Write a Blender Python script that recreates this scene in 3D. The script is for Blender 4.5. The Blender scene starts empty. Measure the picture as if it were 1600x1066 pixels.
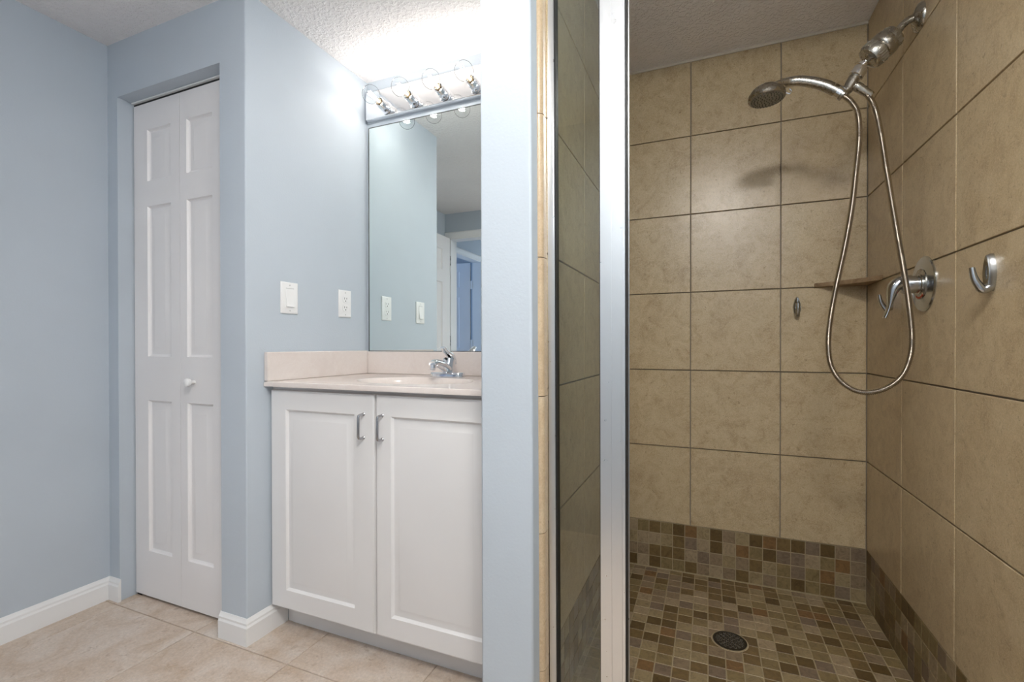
import bpy, math, random
from mathutils import Vector, Matrix

# ------------------------------------------------------------------ camera
SC = bpy.context.scene
COL = SC.collection
H = 1.05
FPX, YAW, PIT, ROL, CY = 735.27, -0.393605, 0.0055547, -0.00063447, 544.077
fwd0 = Vector((math.sin(YAW), math.cos(YAW), 0)); right0 = Vector((math.cos(YAW), -math.sin(YAW), 0)); up0 = Vector((0, 0, 1))
FW = fwd0 * math.cos(PIT) - up0 * math.sin(PIT)
u2 = up0 * math.cos(PIT) + fwd0 * math.sin(PIT)
RT = right0 * math.cos(ROL) + u2 * math.sin(ROL)
UP = u2 * math.cos(ROL) - right0 * math.sin(ROL)
cam_d = bpy.data.cameras.new('camera')
cam_d.sensor_fit = 'HORIZONTAL'; cam_d.sensor_width = 36; cam_d.lens = FPX * 36 / 1600
cam_d.shift_y = (CY - 533) / 1600; cam_d.clip_start = 0.01
cam = bpy.data.objects.new('camera', cam_d); COL.objects.link(cam)
cam.matrix_world = Matrix(((RT.x, UP.x, -FW.x, 0), (RT.y, UP.y, -FW.y, 0), (RT.z, UP.z, -FW.z, H), (0, 0, 0, 1)))
SC.camera = cam

# ------------------------------------------------------------------ world, light levels, exposure
W = bpy.data.worlds.new('world'); SC.world = W; W.use_nodes = True
W.node_tree.nodes['Background'].inputs[0].default_value = (0.75, 0.85, 1, 1)
W.node_tree.nodes['Background'].inputs[1].default_value = 0.3
SC.view_settings.view_transform = 'Standard'; SC.view_settings.look = 'None'
SC.view_settings.gamma = 1; SC.view_settings.use_curve_mapping = False
SC.view_settings.exposure = 0.42
BULB_W = 0.27          # each vanity bulb
FILAMENT = 60.0
CEIL_E, LENS_E = 72.0, 62.0      # glowing ceiling dome; lens of the added, unseen fill light
HALL_W, ROOM_W = 9.0, 22.0
def area_light(name, loc, size, watts, color, rot):
    l = bpy.data.lights.new(name, 'AREA'); l.energy = watts; l.color = color; l.shape = 'RECTANGLE'
    l.size, l.size_y = size
    o = bpy.data.objects.new(name, l); COL.objects.link(o); o.location = loc; o.rotation_euler = rot
    return o
# daylight of the bedroom's window beyond the hallway
area_light('bedroom_daylight', (-4.6, -0.4, 1.5), (1.4, 1.3), ROOM_W, (0.42, 0.62, 1.0), (0, math.radians(-90), math.radians(-12)))
area_light('hall_fill_light', (-1.75, -2.5, 1.4), (0.9, 1.8), HALL_W, (0.85, 0.92, 1.0), (math.radians(90), 0, 0))  # added light, out of view, brightening the bathroom through the doorway
# daylight entering the bathroom from behind the camera
DOORWAY_W = 0.0

# ------------------------------------------------------------------ materials
MATS = {}
def newmat(name):
    m = bpy.data.materials.new(name); m.use_nodes = True
    nt = m.node_tree; b = nt.nodes['Principled BSDF']
    MATS[name] = m
    return m, nt, b
def N(nt, t, **k):
    n = nt.nodes.new(t)
    for a, v in k.items(): setattr(n, a, v)
    return n
def setc(b, c): b.inputs['Base Color'].default_value = (*c, 1)
def noise(nt, vec, scale, detail=3, rough=0.55, dist=0.0):
    n = N(nt, 'ShaderNodeTexNoise'); n.inputs['Scale'].default_value = scale; n.inputs['Detail'].default_value = detail
    n.inputs['Roughness'].default_value = rough; n.inputs['Distortion'].default_value = dist
    nt.links.new(vec, n.inputs['Vector']); return n
def objvec(nt):
    return N(nt, 'ShaderNodeTexCoord').outputs['Object']
def ramp(nt, fac, stops):
    r = N(nt, 'ShaderNodeValToRGB'); e = r.color_ramp.elements
    while len(e) < len(stops): e.new(0.5)
    for i, (p, c) in enumerate(stops): e[i].position = p; e[i].color = (*c, 1)
    nt.links.new(fac, r.inputs[0]); return r
def bump(nt, b, h, strength, dist=0.002):
    n = N(nt, 'ShaderNodeBump'); n.inputs['Strength'].default_value = strength; n.inputs['Distance'].default_value = dist
    nt.links.new(h, n.inputs['Height']); nt.links.new(n.outputs[0], b.inputs['Normal']); return n
def mixc(nt, fac, a, b, mode='MIX'):
    m = N(nt, 'ShaderNodeMix', data_type='RGBA', blend_type=mode)
    if isinstance(fac, float): m.inputs[0].default_value = fac
    else: nt.links.new(fac, m.inputs[0])
    for s, v in ((6, a), (7, b)):
        if isinstance(v, tuple): m.inputs[s].default_value = (*v, 1)
        else: nt.links.new(v, m.inputs[s])
    return m.outputs[2]

def paint(name, c, rough=0.6, scale=140, strength=0.25, spec=0.3, dist=0.001, coarse=None):
    m, nt, b = newmat(name); v = objvec(nt)
    n2 = noise(nt, v, 3.0, 2)
    r = ramp(nt, n2.outputs[0], [(0.3, tuple(x * 0.975 for x in c)), (0.7, tuple(min(1, x * 1.02) for x in c))])
    nt.links.new(r.outputs[0], b.inputs['Base Color'])
    b.inputs['Roughness'].default_value = rough; b.inputs['Specular IOR Level'].default_value = spec
    if strength:
        n = noise(nt, v, scale, 2, 0.5)
        h = n.outputs[0]
        if coarse:
            h = ramp(nt, h, [(coarse, (0, 0, 0)), (coarse + 0.18, (1, 1, 1))]).outputs[0]
        bump(nt, b, h, strength, dist)
    return m
def metal(name, c, rough, bumps=0.0, aniso=0.0):
    m, nt, b = newmat(name); setc(b, c); b.inputs['Metallic'].default_value = 1; b.inputs['Roughness'].default_value = rough
    v = objvec(nt); n = noise(nt, v, 60, 3)
    mr = N(nt, 'ShaderNodeMapRange'); mr.inputs['To Min'].default_value = rough * 0.75; mr.inputs['To Max'].default_value = rough * 1.3
    nt.links.new(n.outputs[0], mr.inputs['Value']); nt.links.new(mr.outputs[0], b.inputs['Roughness'])
    return m
def plain(name, c, rough=0.5, spec=0.5):
    m, nt, b = newmat(name); v = objvec(nt); n = noise(nt, v, 8, 2)
    r = ramp(nt, n.outputs[0], [(0.3, tuple(x * 0.97 for x in c)), (0.7, c)])
    nt.links.new(r.outputs[0], b.inputs['Base Color']); b.inputs['Roughness'].default_value = rough
    b.inputs['Specular IOR Level'].default_value = spec
    return m

WALLC = (0.52, 0.577, 0.638)
M_WALL = paint('pale_blue_wall_paint', WALLC, 0.55, 170, 0.30)
M_CEIL = paint('textured_white_ceiling', (0.87, 0.85, 0.85), 0.85, 85, 0.8, 0.15, 0.003, coarse=0.45)
M_TRIM = paint('white_trim_paint', (0.86, 0.86, 0.86), 0.35, 60, 0.0, 0.5)
M_DOOR = paint('white_door_paint', (0.84, 0.82, 0.82), 0.42, 90, 0.08, 0.4)
M_CAB = paint('white_laminate', (0.80, 0.79, 0.79), 0.38, 90, 0.0, 0.4)
M_PLASTIC = plain('white_plastic', (0.86, 0.86, 0.86), 0.3)
M_DARK = plain('dark_slot', (0.02, 0.02, 0.02), 0.7)
M_GASKET = plain('black_rubber', (0.012, 0.012, 0.012), 0.5)
M_CHROME = metal('chrome', (0.82, 0.83, 0.85), 0.07)
M_PULL = metal('dark_chrome_pull', (0.42, 0.42, 0.44), 0.16)
M_NICKEL = metal('satin_nickel', (0.43, 0.41, 0.365), 0.27)
M_HOSE = metal('steel_hose', (0.56, 0.52, 0.47), 0.24)
M_HOOK = metal('satin_chrome', (0.50, 0.52, 0.54), 0.18)
M_ALU = metal('brushed_aluminium', (0.78, 0.80, 0.82), 0.30)
M_PLATE = metal('polished_bar', (0.88, 0.88, 0.89), 0.10)
M_NOZZLE = plain('grey_rubber_nozzles', (0.10, 0.10, 0.09), 0.5)
M_RED = plain('orange_red_dial_mark', (0.5, 0.06, 0.02), 0.5)
M_SPRAY = metal('dark_chrome_face', (0.30, 0.29, 0.26), 0.3)

m, nt, b = newmat('mirror_silver'); setc(b, (0.86, 0.92, 0.90)); b.inputs['Metallic'].default_value = 1; b.inputs['Roughness'].default_value = 0.0
M_MIRROR = m

def thin_glass(name, tint, refl):
    m = bpy.data.materials.new(name); m.use_nodes = True; nt = m.node_tree; nt.nodes.clear()
    out = N(nt, 'ShaderNodeOutputMaterial'); t = N(nt, 'ShaderNodeBsdfTransparent'); t.inputs[0].default_value = (*tint, 1)
    g = N(nt, 'ShaderNodeBsdfGlossy'); g.inputs['Roughness'].default_value = 0.0; g.inputs[0].default_value = (0.95, 0.98, 0.97, 1)
    f = N(nt, 'ShaderNodeFresnel'); f.inputs[0].default_value = refl
    mx = N(nt, 'ShaderNodeMixShader'); nt.links.new(f.outputs[0], mx.inputs[0]); nt.links.new(t.outputs[0], mx.inputs[1]); nt.links.new(g.outputs[0], mx.inputs[2])
    nt.links.new(mx.outputs[0], out.inputs[0]); return m
M_GLASS = thin_glass('clear_shower_glass', (0.93, 0.97, 0.95), 1.5)
M_BULB = thin_glass('clear_bulb_glass', (0.99, 0.99, 0.99), 1.035)
def emit(name, c, s):
    m = bpy.data.materials.new(name); m.use_nodes = True; nt = m.node_tree; nt.nodes.clear()
    out = N(nt, 'ShaderNodeOutputMaterial'); e = N(nt, 'ShaderNodeEmission'); e.inputs[0].default_value = (*c, 1); e.inputs[1].default_value = s
    nt.links.new(e.outputs[0], out.inputs[0]); return m
M_FIL = emit('glowing_filament', (1, 0.93, 0.84), FILAMENT)
M_DOME = emit('lit_lamp_dome', (1, 0.96, 0.90), CEIL_E)
M_LENS = emit('added_fill_lens', (1, 0.96, 0.90), LENS_E)

def tile_mat(name, cols, speck, rough=0.35, scale=9.0, bumpy=0.12, vein=0.22, spk=0.55, fine=0.10):
    """cloudy stone-look ceramic; 'tid' is a random colour per tile that shifts the pattern"""
    m, nt, b = newmat(name); v = objvec(nt)
    at = N(nt, 'ShaderNodeAttribute', attribute_name='tid', attribute_type='GEOMETRY')
    ad = N(nt, 'ShaderNodeVectorMath', operation='MULTIPLY_ADD'); nt.links.new(at.outputs['Vector'], ad.inputs[0]); ad.inputs[1].default_value = (7, 7, 7)
    nt.links.new(v, ad.inputs[2]); vec = ad.outputs[0]
    n1 = noise(nt, vec, scale, 5, 0.62, 1.2)
    base = ramp(nt, n1.outputs[0], [(0.30, cols[0]), (0.52, cols[1]), (0.72, cols[2])]).outputs[0]
    n2 = noise(nt, vec, scale * 3.2, 6, 0.7, 2.2)
    veins = ramp(nt, n2.outputs[0], [(0.46, (0, 0, 0)), (0.5, (1, 1, 1)), (0.54, (0, 0, 0))]).outputs[0]
    ml = N(nt, 'ShaderNodeMath', operation='MULTIPLY'); nt.links.new(veins, ml.inputs[0]); ml.inputs[1].default_value = vein
    c = mixc(nt, ml.outputs[0], base, cols[3])
    n3 = noise(nt, vec, scale * 6, 4, 0.65, 0.8)
    sp = ramp(nt, n3.outputs[0], [(0.60, (0, 0, 0)), (0.72, (1, 1, 1))]).outputs[0]
    ml2 = N(nt, 'ShaderNodeMath', operation='MULTIPLY'); nt.links.new(sp, ml2.inputs[0]); ml2.inputs[1].default_value = spk
    c = mixc(nt, ml2.outputs[0], c, speck)
    n4 = noise(nt, vec, scale * 22, 3, 0.7)
    fi = ramp(nt, n4.outputs[0], [(0.35, (1 - fine,) * 3), (0.65, (1 + fine * 0.6,) * 3)]).outputs[0]
    c = mixc(nt, 1.0, c, fi, 'MULTIPLY')
    nt.links.new(c, b.inputs['Base Color']); b.inputs['Roughness'].default_value = rough
    bump(nt, b, n1.outputs[0], bumpy, 0.003)
    return m
M_TILE = tile_mat('beige_stone_wall_tile', [(0.395, 0.288, 0.165), (0.50, 0.388, 0.232), (0.56, 0.448, 0.284), (0.66, 0.555, 0.385)], (0.24, 0.165, 0.085), 0.30, 15.0, 0.10, 0.6, 0.8, 0.13)
M_FLOORT = tile_mat('pinkish_beige_floor_tile', [(0.50, 0.37, 0.26), (0.62, 0.51, 0.42), (0.69, 0.61, 0.54), (0.73, 0.66, 0.60)], (0.34, 0.23, 0.15), 0.42, 5.0, 0.2)
M_GROUT_D = plain('taupe_wall_grout', (0.30, 0.26, 0.21), 0.9, 0.2)
M_GROUT_L = plain('light_beige_grout', (0.50, 0.44, 0.36), 0.9, 0.2)
M_GROUT_F = plain('tan_floor_grout', (0.50, 0.41, 0.33), 0.9, 0.2)
M_GROUT_M = plain('sand_mosaic_grout', (0.38, 0.31, 0.20), 0.9, 0.2)
M_CAULK = plain('cream_caulk', (0.62, 0.56, 0.47), 0.7, 0.3)
M_BULLNOSE = tile_mat('tan_bullnose_tile', [(0.50, 0.36, 0.22), (0.56, 0.42, 0.27), (0.62, 0.49, 0.33), (0.66, 0.54, 0.38)], (0.40, 0.27, 0.14), 0.3)
M_SHELF = tile_mat('brown_stone_shelf', [(0.20, 0.125, 0.065), (0.32, 0.215, 0.12), (0.42, 0.30, 0.18), (0.5, 0.38, 0.25)], (0.15, 0.1, 0.06), 0.6, 22, 0.8)
M_MARBLE = tile_mat('cream_cultured_marble', [(0.71, 0.63, 0.59), (0.745, 0.67, 0.63), (0.775, 0.71, 0.675), (0.82, 0.77, 0.74)], (0.63, 0.55, 0.51), 0.14, 3.0, 0.0, 0.25, 0.1, 0.01)

def mosaic_mat():
    m, nt, b = newmat('brown_slate_mosaic'); v = objvec(nt)
    at = N(nt, 'ShaderNodeAttribute', attribute_name='tid', attribute_type='GEOMETRY')
    sep = N(nt, 'ShaderNodeSeparateColor'); nt.links.new(at.outputs['Color'], sep.inputs[0])
    r = N(nt, 'ShaderNodeValToRGB'); r.color_ramp.interpolation = 'CONSTANT'
    cols = [(0.0, (0.112, 0.070, 0.024)), (0.14, (0.165, 0.108, 0.042)), (0.30, (0.215, 0.158, 0.072)), (0.46, (0.285, 0.218, 0.118)), (0.62, (0.235, 0.172, 0.105)),
            (0.74, (0.320, 0.245, 0.152)), (0.87, (0.190, 0.138, 0.092)), (0.95, (0.195, 0.108, 0.042))]
    e = r.color_ramp.elements
    while len(e) < len(cols): e.new(0.5)
    for i, (p, c) in enumerate(cols): e[i].position = p; e[i].color = (*c, 1)
    nt.links.new(sep.outputs[0], r.inputs[0])
    ad = N(nt, 'ShaderNodeVectorMath', operation='MULTIPLY_ADD'); nt.links.new(at.outputs['Vector'], ad.inputs[0]); ad.inputs[1].default_value = (9, 9, 9)
    nt.links.new(v, ad.inputs[2])
    n1 = noise(nt, ad.outputs[0], 38, 5, 0.7, 1.5)
    mo = ramp(nt, n1.outputs[0], [(0.28, (0.62, 0.58, 0.52)), (0.5, (1, 1, 1)), (0.75, (1.32, 1.30, 1.26))]).outputs[0]
    c = mixc(nt, 1.0, r.outputs[0], mo, 'MULTIPLY')
    nt.links.new(c, b.inputs['Base Color']); b.inputs['Roughness'].default_value = 0.42
    bump(nt, b, n1.outputs[0], 0.35, 0.002)
    return m
M_MOSAIC = mosaic_mat()

# ------------------------------------------------------------------ mesh helpers
class MB:
    def __init__(s): s.v = []; s.f = []; s.m = []; s.c = []; s.col = None
    def add(s, vs, fs, mi=0, col=None):
        o = len(s.v); s.v += [tuple(x) for x in vs]
        for f in fs: s.f.append(tuple(i + o for i in f)); s.m.append(mi); s.c.append(col or (0, 0, 0))
    def box(s, x0, x1, y0, y1, z0, z1, mi=0, col=None):
        vs = [(x, y, z) for x in (x0, x1) for y in (y0, y1) for z in (z0, z1)]
        s.add(vs, [(0, 1, 3, 2), (4, 6, 7, 5), (0, 4, 5, 1), (2, 3, 7, 6), (0, 2, 6, 4), (1, 5, 7, 3)], mi, col)
    def prism(s, pts, z0, z1, mi=0, top=None):
        """pts: xy polygon, counter-clockwise; top: other polygon for the top"""
        n = len(pts); top = top or pts
        vs = [(x, y, z0) for x, y in pts] + [(x, y, z1) for x, y in top]
        s.add(vs, [tuple(range(n))[::-1], tuple(range(n, 2 * n))] + [(i, (i + 1) % n, n + (i + 1) % n, n + i) for i in range(n)], mi)
    def extr(s, prof, axis, a0, a1, mi=0):
        """profile of 2-D points in the two other axes (in order), extruded along axis"""
        n = len(prof)
        def P(p, a):
            if axis == 'x': return (a, p[0], p[1])
            if axis == 'y': return (p[0], a, p[1])
            return (p[0], p[1], a)
        vs = [P(p, a0) for p in prof] + [P(p, a1) for p in prof]
        s.add(vs, [tuple(range(n))[::-1], tuple(range(n, 2 * n))] + [(i, (i + 1) % n, n + (i + 1) % n, n + i) for i in range(n)], mi)
    def rings(s, rings, mi=0, cap0=True, cap1=True, closed=True):
        n = len(rings[0]); vs = [p for r in rings for p in r]; fs = []
        for k in range(len(rings) - 1):
            for i in range(n if closed else n - 1):
                j = (i + 1) % n; fs.append((k * n + i, k * n + j, (k + 1) * n + j, (k + 1) * n + i))
        if cap0: fs.append(tuple(range(n))[::-1])
        if cap1: fs.append(tuple(range((len(rings) - 1) * n, len(rings) * n)))
        s.add(vs, fs, mi)
    def lathe(s, prof, o, axis, seg=32, mi=0, cap0=True, cap1=True):
        """prof: (r, t) along axis from origin"""
        a = Vector(axis).normalized(); h = Vector((0, 0, 1)) if abs(a.z) < 0.9 else Vector((1, 0, 0))
        u = a.cross(h).normalized(); w = a.cross(u); o = Vector(o)
        s.rings([[o + a * t + (u * math.cos(q) + w * math.sin(q)) * max(r, 1e-5) for q in [2 * math.pi * i / seg for i in range(seg)]] for r, t in prof], mi, cap0, cap1)
    def tube(s, path, rad, seg=12, mi=0, cap=True, flat=None):
        """rad: number or list; flat: (k) squashes the second axis"""
        P = [Vector(p) for p in path]; n = len(P)
        if not isinstance(rad, (list, tuple)): rad = [rad] * n
        T = [(P[min(i + 1, n - 1)] - P[max(i - 1, 0)]).normalized() for i in range(n)]
        u = T[0].cross(Vector((0, 1, 0)));
        if u.length < 0.1: u = T[0].cross(Vector((0, 0, 1)))
        u.normalize(); R = []
        for i in range(n):
            u = (u - T[i] * u.dot(T[i])).normalized(); w = T[i].cross(u)
            ra = rad[i]; rb = ra if flat is None else (flat[i] if isinstance(flat, (list, tuple)) else ra * flat)
            R.append([P[i] + u * math.cos(q) * ra + w * math.sin(q) * rb for q in [2 * math.pi * k / seg for k in range(seg)]])
        s.rings(R, mi, cap, cap)
    def build(s, name, mats, parent=None, smooth=35, bevel=0, seg=2):
        me = bpy.data.meshes.new(name); me.from_pydata(s.v, [], s.f); me.validate(clean_customdata=False)
        if not isinstance(mats, (list, tuple)): mats = [mats]
        for mm in mats: me.materials.append(mm)
        me.polygons.foreach_set('material_index', s.m[:len(me.polygons)])
        if any(c != (0, 0, 0) for c in s.c):
            at = me.attributes.new('tid', 'FLOAT_COLOR', 'CORNER'); k = 0
            for p in me.polygons:
                for _ in p.loop_indices: at.data[k].color = (*s.c[p.index], 1); k += 1
        import bmesh
        bm = bmesh.new(); bm.from_mesh(me); bmesh.ops.recalc_face_normals(bm, faces=bm.faces); bm.to_mesh(me); bm.free()
        if smooth:
            me.polygons.foreach_set('use_smooth', [True] * len(me.polygons)); me.set_sharp_from_angle(angle=math.radians(smooth))
        o = bpy.data.objects.new(name, me); COL.objects.link(o)
        if bevel:
            md = o.modifiers.new('edge', 'BEVEL'); md.width = bevel; md.segments = seg; md.limit_method = 'ANGLE'; md.angle_limit = math.radians(40)
            md.harden_normals = False
        if parent is not None:
            o.parent = parent; o.matrix_parent_inverse = parent.matrix_world.inverted()
        return o
def empty(name, loc=(0, 0, 0)):
    o = bpy.data.objects.new(name, None); COL.objects.link(o); o.location = loc; o.empty_display_size = 0.05
    o.matrix_world = Matrix.Translation(Vector(loc)); return o
def thing(o, label, cat, group=None):
    o['label'] = label; o['category'] = cat
    if group: o['group'] = group
    return o
def structure(o, label, cat):
    o['kind'] = 'structure'; o['label'] = label; o['category'] = cat; return o
def catmull(pts, step=0.01):
    P = [Vector(p) for p in pts]; P = [P[0] * 2 - P[1]] + P + [P[-1] * 2 - P[-2]]; out = []
    for i in range(1, len(P) - 2):
        n = max(2, int((P[i + 1] - P[i]).length / step))
        for k in range(n):
            t = k / n; a, b_, c, d = P[i - 1], P[i], P[i + 1], P[i + 2]
            out.append(0.5 * ((2 * b_) + (c - a) * t + (2 * a - 5 * b_ + 4 * c - d) * t * t + (3 * b_ - a - 3 * c + d) * t ** 3))
    out.append(P[-2]); return out
RND = random.Random(7)
def tile_grid(mb, org, u, v, us, vs, gap, t, bev, mi=0, skip=None):
    """raised tiles between the cut lines us and vs; org + u*a + v*b, thickness along u x v"""
    O, U_, V_ = Vector(org), Vector(u), Vector(v); Nn = U_.cross(V_)
    for i in range(len(us) - 1):
        for j in range(len(vs) - 1):
            a0, a1, b0, b1 = us[i] + gap / 2, us[i + 1] - gap / 2, vs[j] + gap / 2, vs[j + 1] - gap / 2
            if a1 - a0 < 0.002 or b1 - b0 < 0.002: continue
            if skip and skip((a0 + a1) / 2, (b0 + b1) / 2): continue
            def q(a, b_, h): return O + U_ * a + V_ * b_ + Nn * h
            R = [[q(a0, b0, 0), q(a1, b0, 0), q(a1, b1, 0), q(a0, b1, 0)],
                 [q(a0, b0, t - bev), q(a1, b0, t - bev), q(a1, b1, t - bev), q(a0, b1, t - bev)],
                 [q(a0 + bev, b0 + bev, t), q(a1 - bev, b0 + bev, t), q(a1 - bev, b1 - bev, t), q(a0 + bev, b1 - bev, t)]]
            vsx = [p for r in R for p in r]; fs = [(8, 9, 10, 11)]
            for k in (0, 4):
                for w in range(4): fs.append((k + w, k + (w + 1) % 4, k + 4 + (w + 1) % 4, k + 4 + w))
            mb.add(vsx, fs, mi, (RND.random() + 0.001, RND.random(), RND.random()))
def relief(mb, x0, x1, z0, z1, rects, profile, y=0.0, mi=0):
    """front face in the plane y (looking towards -y) with moulded panels let into it"""
    xs = sorted({x0, x1} | {r[0] for r in rects} | {r[1] for r in rects}); zs = sorted({z0, z1} | {r[2] for r in rects} | {r[3] for r in rects})
    for i in range(len(xs) - 1):
        for j in range(len(zs) - 1):
            cx, cz = (xs[i] + xs[i + 1]) / 2, (zs[j] + zs[j + 1]) / 2
            if any(r[0] < cx < r[1] and r[2] < cz < r[3] for r in rects): continue
            mb.add([(xs[i], y, zs[j]), (xs[i + 1], y, zs[j]), (xs[i + 1], y, zs[j + 1]), (xs[i], y, zs[j + 1])], [(0, 1, 2, 3)], mi)
    for a, b_, c, d in rects:
        R = [[(a + s, y + q, c + s), (b_ - s, y + q, c + s), (b_ - s, y + q, d - s), (a + s, y + q, d - s)] for s, q in [(0, 0)] + list(profile)]
        mb.rings(R, mi, False, True)
def slab_back(mb, x0, x1, z0, z1, y, t, mi=0):
    vs = [(x0, y, z0), (x1, y, z0), (x1, y, z1), (x0, y, z1), (x0, y + t, z0), (x1, y + t, z0), (x1, y + t, z1), (x0, y + t, z1)]
    mb.add(vs, [(0, 1, 5, 4), (1, 2, 6, 5), (2, 3, 7, 6), (3, 0, 4, 7), (4, 5, 6, 7)], mi)

# ------------------------------------------------------------------ room dimensions
ZC = 2.290
XL = -2.295           # left wall
YC = 1.162            # closet wall
XS = -1.489           # side wall of the vanity alcove
YM = 1.798            # back wall of the alcove
PX0, PX1, PY = -0.5205, -0.385, 1.05      # partition
SXL, SXR, SYB, SZ = -0.372, 0.566, 2.192, 0.0525   # shower faces and pan
YR = -0.29            # rear wall
OX0, OX1, OZ = -2.228, -1.618, 2.066      # closet opening
BX0, BX1 = -2.244, -1.48                  # bathroom doorway in the rear wall
T = 0.10

# ------------------------------------------------------------------ floor of 18 inch tiles
mb = MB()
mb.box(-6.2, 0.9, -3.2, 2.4, -0.08, -0.0035, 1)
px = 0.4585
us = [-1.735 + px * k for k in range(-2, 8)]; vs = [1.142 + px * k for k in range(-4, 3)]
us = [u for u in us if -2.7 < u < 0.7]; us = [XL - 0.05] + [u for u in us if u > XL - 0.05] + [0.6]
vs2 = [-0.42] + [v for v in vs if v > -0.4] + [1.9]
tile_grid(mb, (0, 0, -0.0045), (1, 0, 0), (0, 1, 0), us, vs2, 0.0035, 0.0045, 0.0012)
us3 = [-5.9 + px * k for k in range(0, 12)]; vs3 = [-0.42 - px * k for k in range(0, 6)][::-1]
tile_grid(mb, (0, 0, -0.0045), (1, 0, 0), (0, 1, 0), us3, vs3, 0.0045, 0.0045, 0.0012)
structure(mb.build('floor', [M_FLOORT, M_GROUT_F], smooth=0), 'beige stone-look square floor tiles with thin tan grout', 'floor')

mb = MB(); mb.box(-6.2, 0.9, -3.2, 2.5, ZC, ZC + 0.1)
structure(mb.build('ceiling', M_CEIL), 'white ceiling with a fine knockdown texture', 'ceiling')
mb = MB(); mb.box(XL - T, XL, YR, 1.98, 0, ZC)
structure(mb.build('wall_left', M_WALL), 'pale blue painted wall at the far left', 'wall')
mb = MB()
mb.box(XL, OX0, YC, YC + 0.11, 0, ZC); mb.box(OX0, OX1, YC, YC + 0.11, OZ, ZC)
mb.prism([(OX1, YC)] + [(XS - 0.005 + 0.005 * math.sin(q), YC + 0.005 - 0.005 * math.cos(q)) for q in [math.pi / 2 * k / 5 for k in range(6)]] + [(XS, YM), (XS - 0.09, YM), (XS - 0.09, YC + 0.11), (OX1, YC + 0.11)], 0, ZC)
structure(mb.build('wall_closet', M_WALL), 'pale blue wall around the closet opening and beside the vanity', 'wall')
mb = MB(); mb.box(XL, PX1 - 0.03, YM, YM + T, 0, ZC)
structure(mb.build('wall_back', M_WALL), 'pale blue back wall behind the mirror and vanity', 'wall')
# partition leaning very slightly to the left as in the place
mb = MB()
def lean(pts, k, z): return [(x + kk * (z - H) * -1, y) for (x, y), kk in zip(pts, k)]
pp = [(PX0, PY), (PX1, PY), (PX1, SYB + T), (PX0, SYB + T)]; kk = [0.002, 0.0045, 0.0045, 0.002]
mb.prism(lean(pp, kk, 0), 0, ZC, 0, lean(pp, kk, ZC))
structure(mb.build('wall_partition', M_WALL, bevel=0.005), 'pale blue end of the partition between vanity and shower', 'wall')
mb = MB(); mb.box(SXR, SXR + T, YR, 1.06, 0, ZC)
structure(mb.build('wall_right', M_WALL), 'pale blue wall beside the camera', 'wall')
mb = MB(); mb.box(XL - T, BX0, YR - 0.11, YR, 0, ZC); mb.box(BX1, SXR + T, YR - 0.11, YR, 0, ZC); mb.box(BX0, BX1, YR - 0.11, YR, 2.058, ZC)
structure(mb.build('wall_rear', M_WALL), 'pale blue rear wall with a doorway, seen in the mirror', 'wall')

# ------------------------------------------------------------------ shower walls
ZL = [0.262 + 0.3397 * k for k in range(0, 6)] + [ZC]
def mosaic_lines(a, b_, p=0.0523, ph=0.0):
    k0 = math.ceil((a - ph) / p); L = [a]; k = k0
    while ph + k * p < b_ - 1e-6:
        if ph + k * p > a + 0.004: L.append(ph + k * p)
        k += 1
    if b_ - L[-1] < 0.006: L[-1] = b_
    else: L.append(b_)
    return L
TT = 0.009
ZB = [SZ + (0.262 - SZ) / 4 * k for k in range(5)]
# back
mb = MB(); mb.box(PX1, SXR + T, SYB + TT, SYB + T + 0.02, 0, ZC, 1)
mb.box(SXL, SXR, SYB + 0.0015, SYB + TT, 0, 0.262, 3)
xs = [SXL, -0.068, 0.275, SXR]
tile_grid(mb, (0, SYB + TT, 0), (1, 0, 0), (0, 0, 1), xs, ZL, 0.004, TT, 0.001, 0)
tile_grid(mb, (0, SYB + TT, 0), (1, 0, 0), (0, 0, 1), mosaic_lines(SXL, SXR, 0.0505, SXR), ZB, 0.0028, TT, 0.0008, 2)
mb.box(SXL, SXR, SYB - 0.005, SYB + 0.004, ZC - 0.010, ZC + 0.001, 4)
mb.box(SXL, SXR, SYB - 0.004, SYB + 0.004, SZ - 0.001, SZ + 0.004, 3)
structure(mb.build('wall_shower_back', [M_TILE, M_GROUT_D, M_MOSAIC, M_GROUT_M, M_CAULK], smooth=0), 'back shower wall of beige square tiles above a mosaic band', 'wall')
# right
mb = MB(); mb.box(SXR + TT, SXR + T, 1.06, SYB, 0, ZC, 1)
mb.box(SXR + 0.0015, SXR + TT, 1.06, SYB, 0, 0.262, 3)
ysr = [-SYB, -1.841, -1.494, -1.147, -1.062]
tile_grid(mb, (SXR + TT, 0, 0), (0, -1, 0), (0, 0, 1), ysr, ZL, 0.0045, TT, 0.001, 0)
tile_grid(mb, (SXR + TT, 0, 0), (0, -1, 0), (0, 0, 1), mosaic_lines(-SYB, -1.06, 0.0505, -SYB), ZB, 0.0028, TT, 0.0008, 2)
structure(mb.build('wall_shower_right', [M_TILE, M_GROUT_L, M_MOSAIC, M_GROUT_M], smooth=0), 'right shower wall of beige tiles with a mosaic band at the foot', 'wall')
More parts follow.
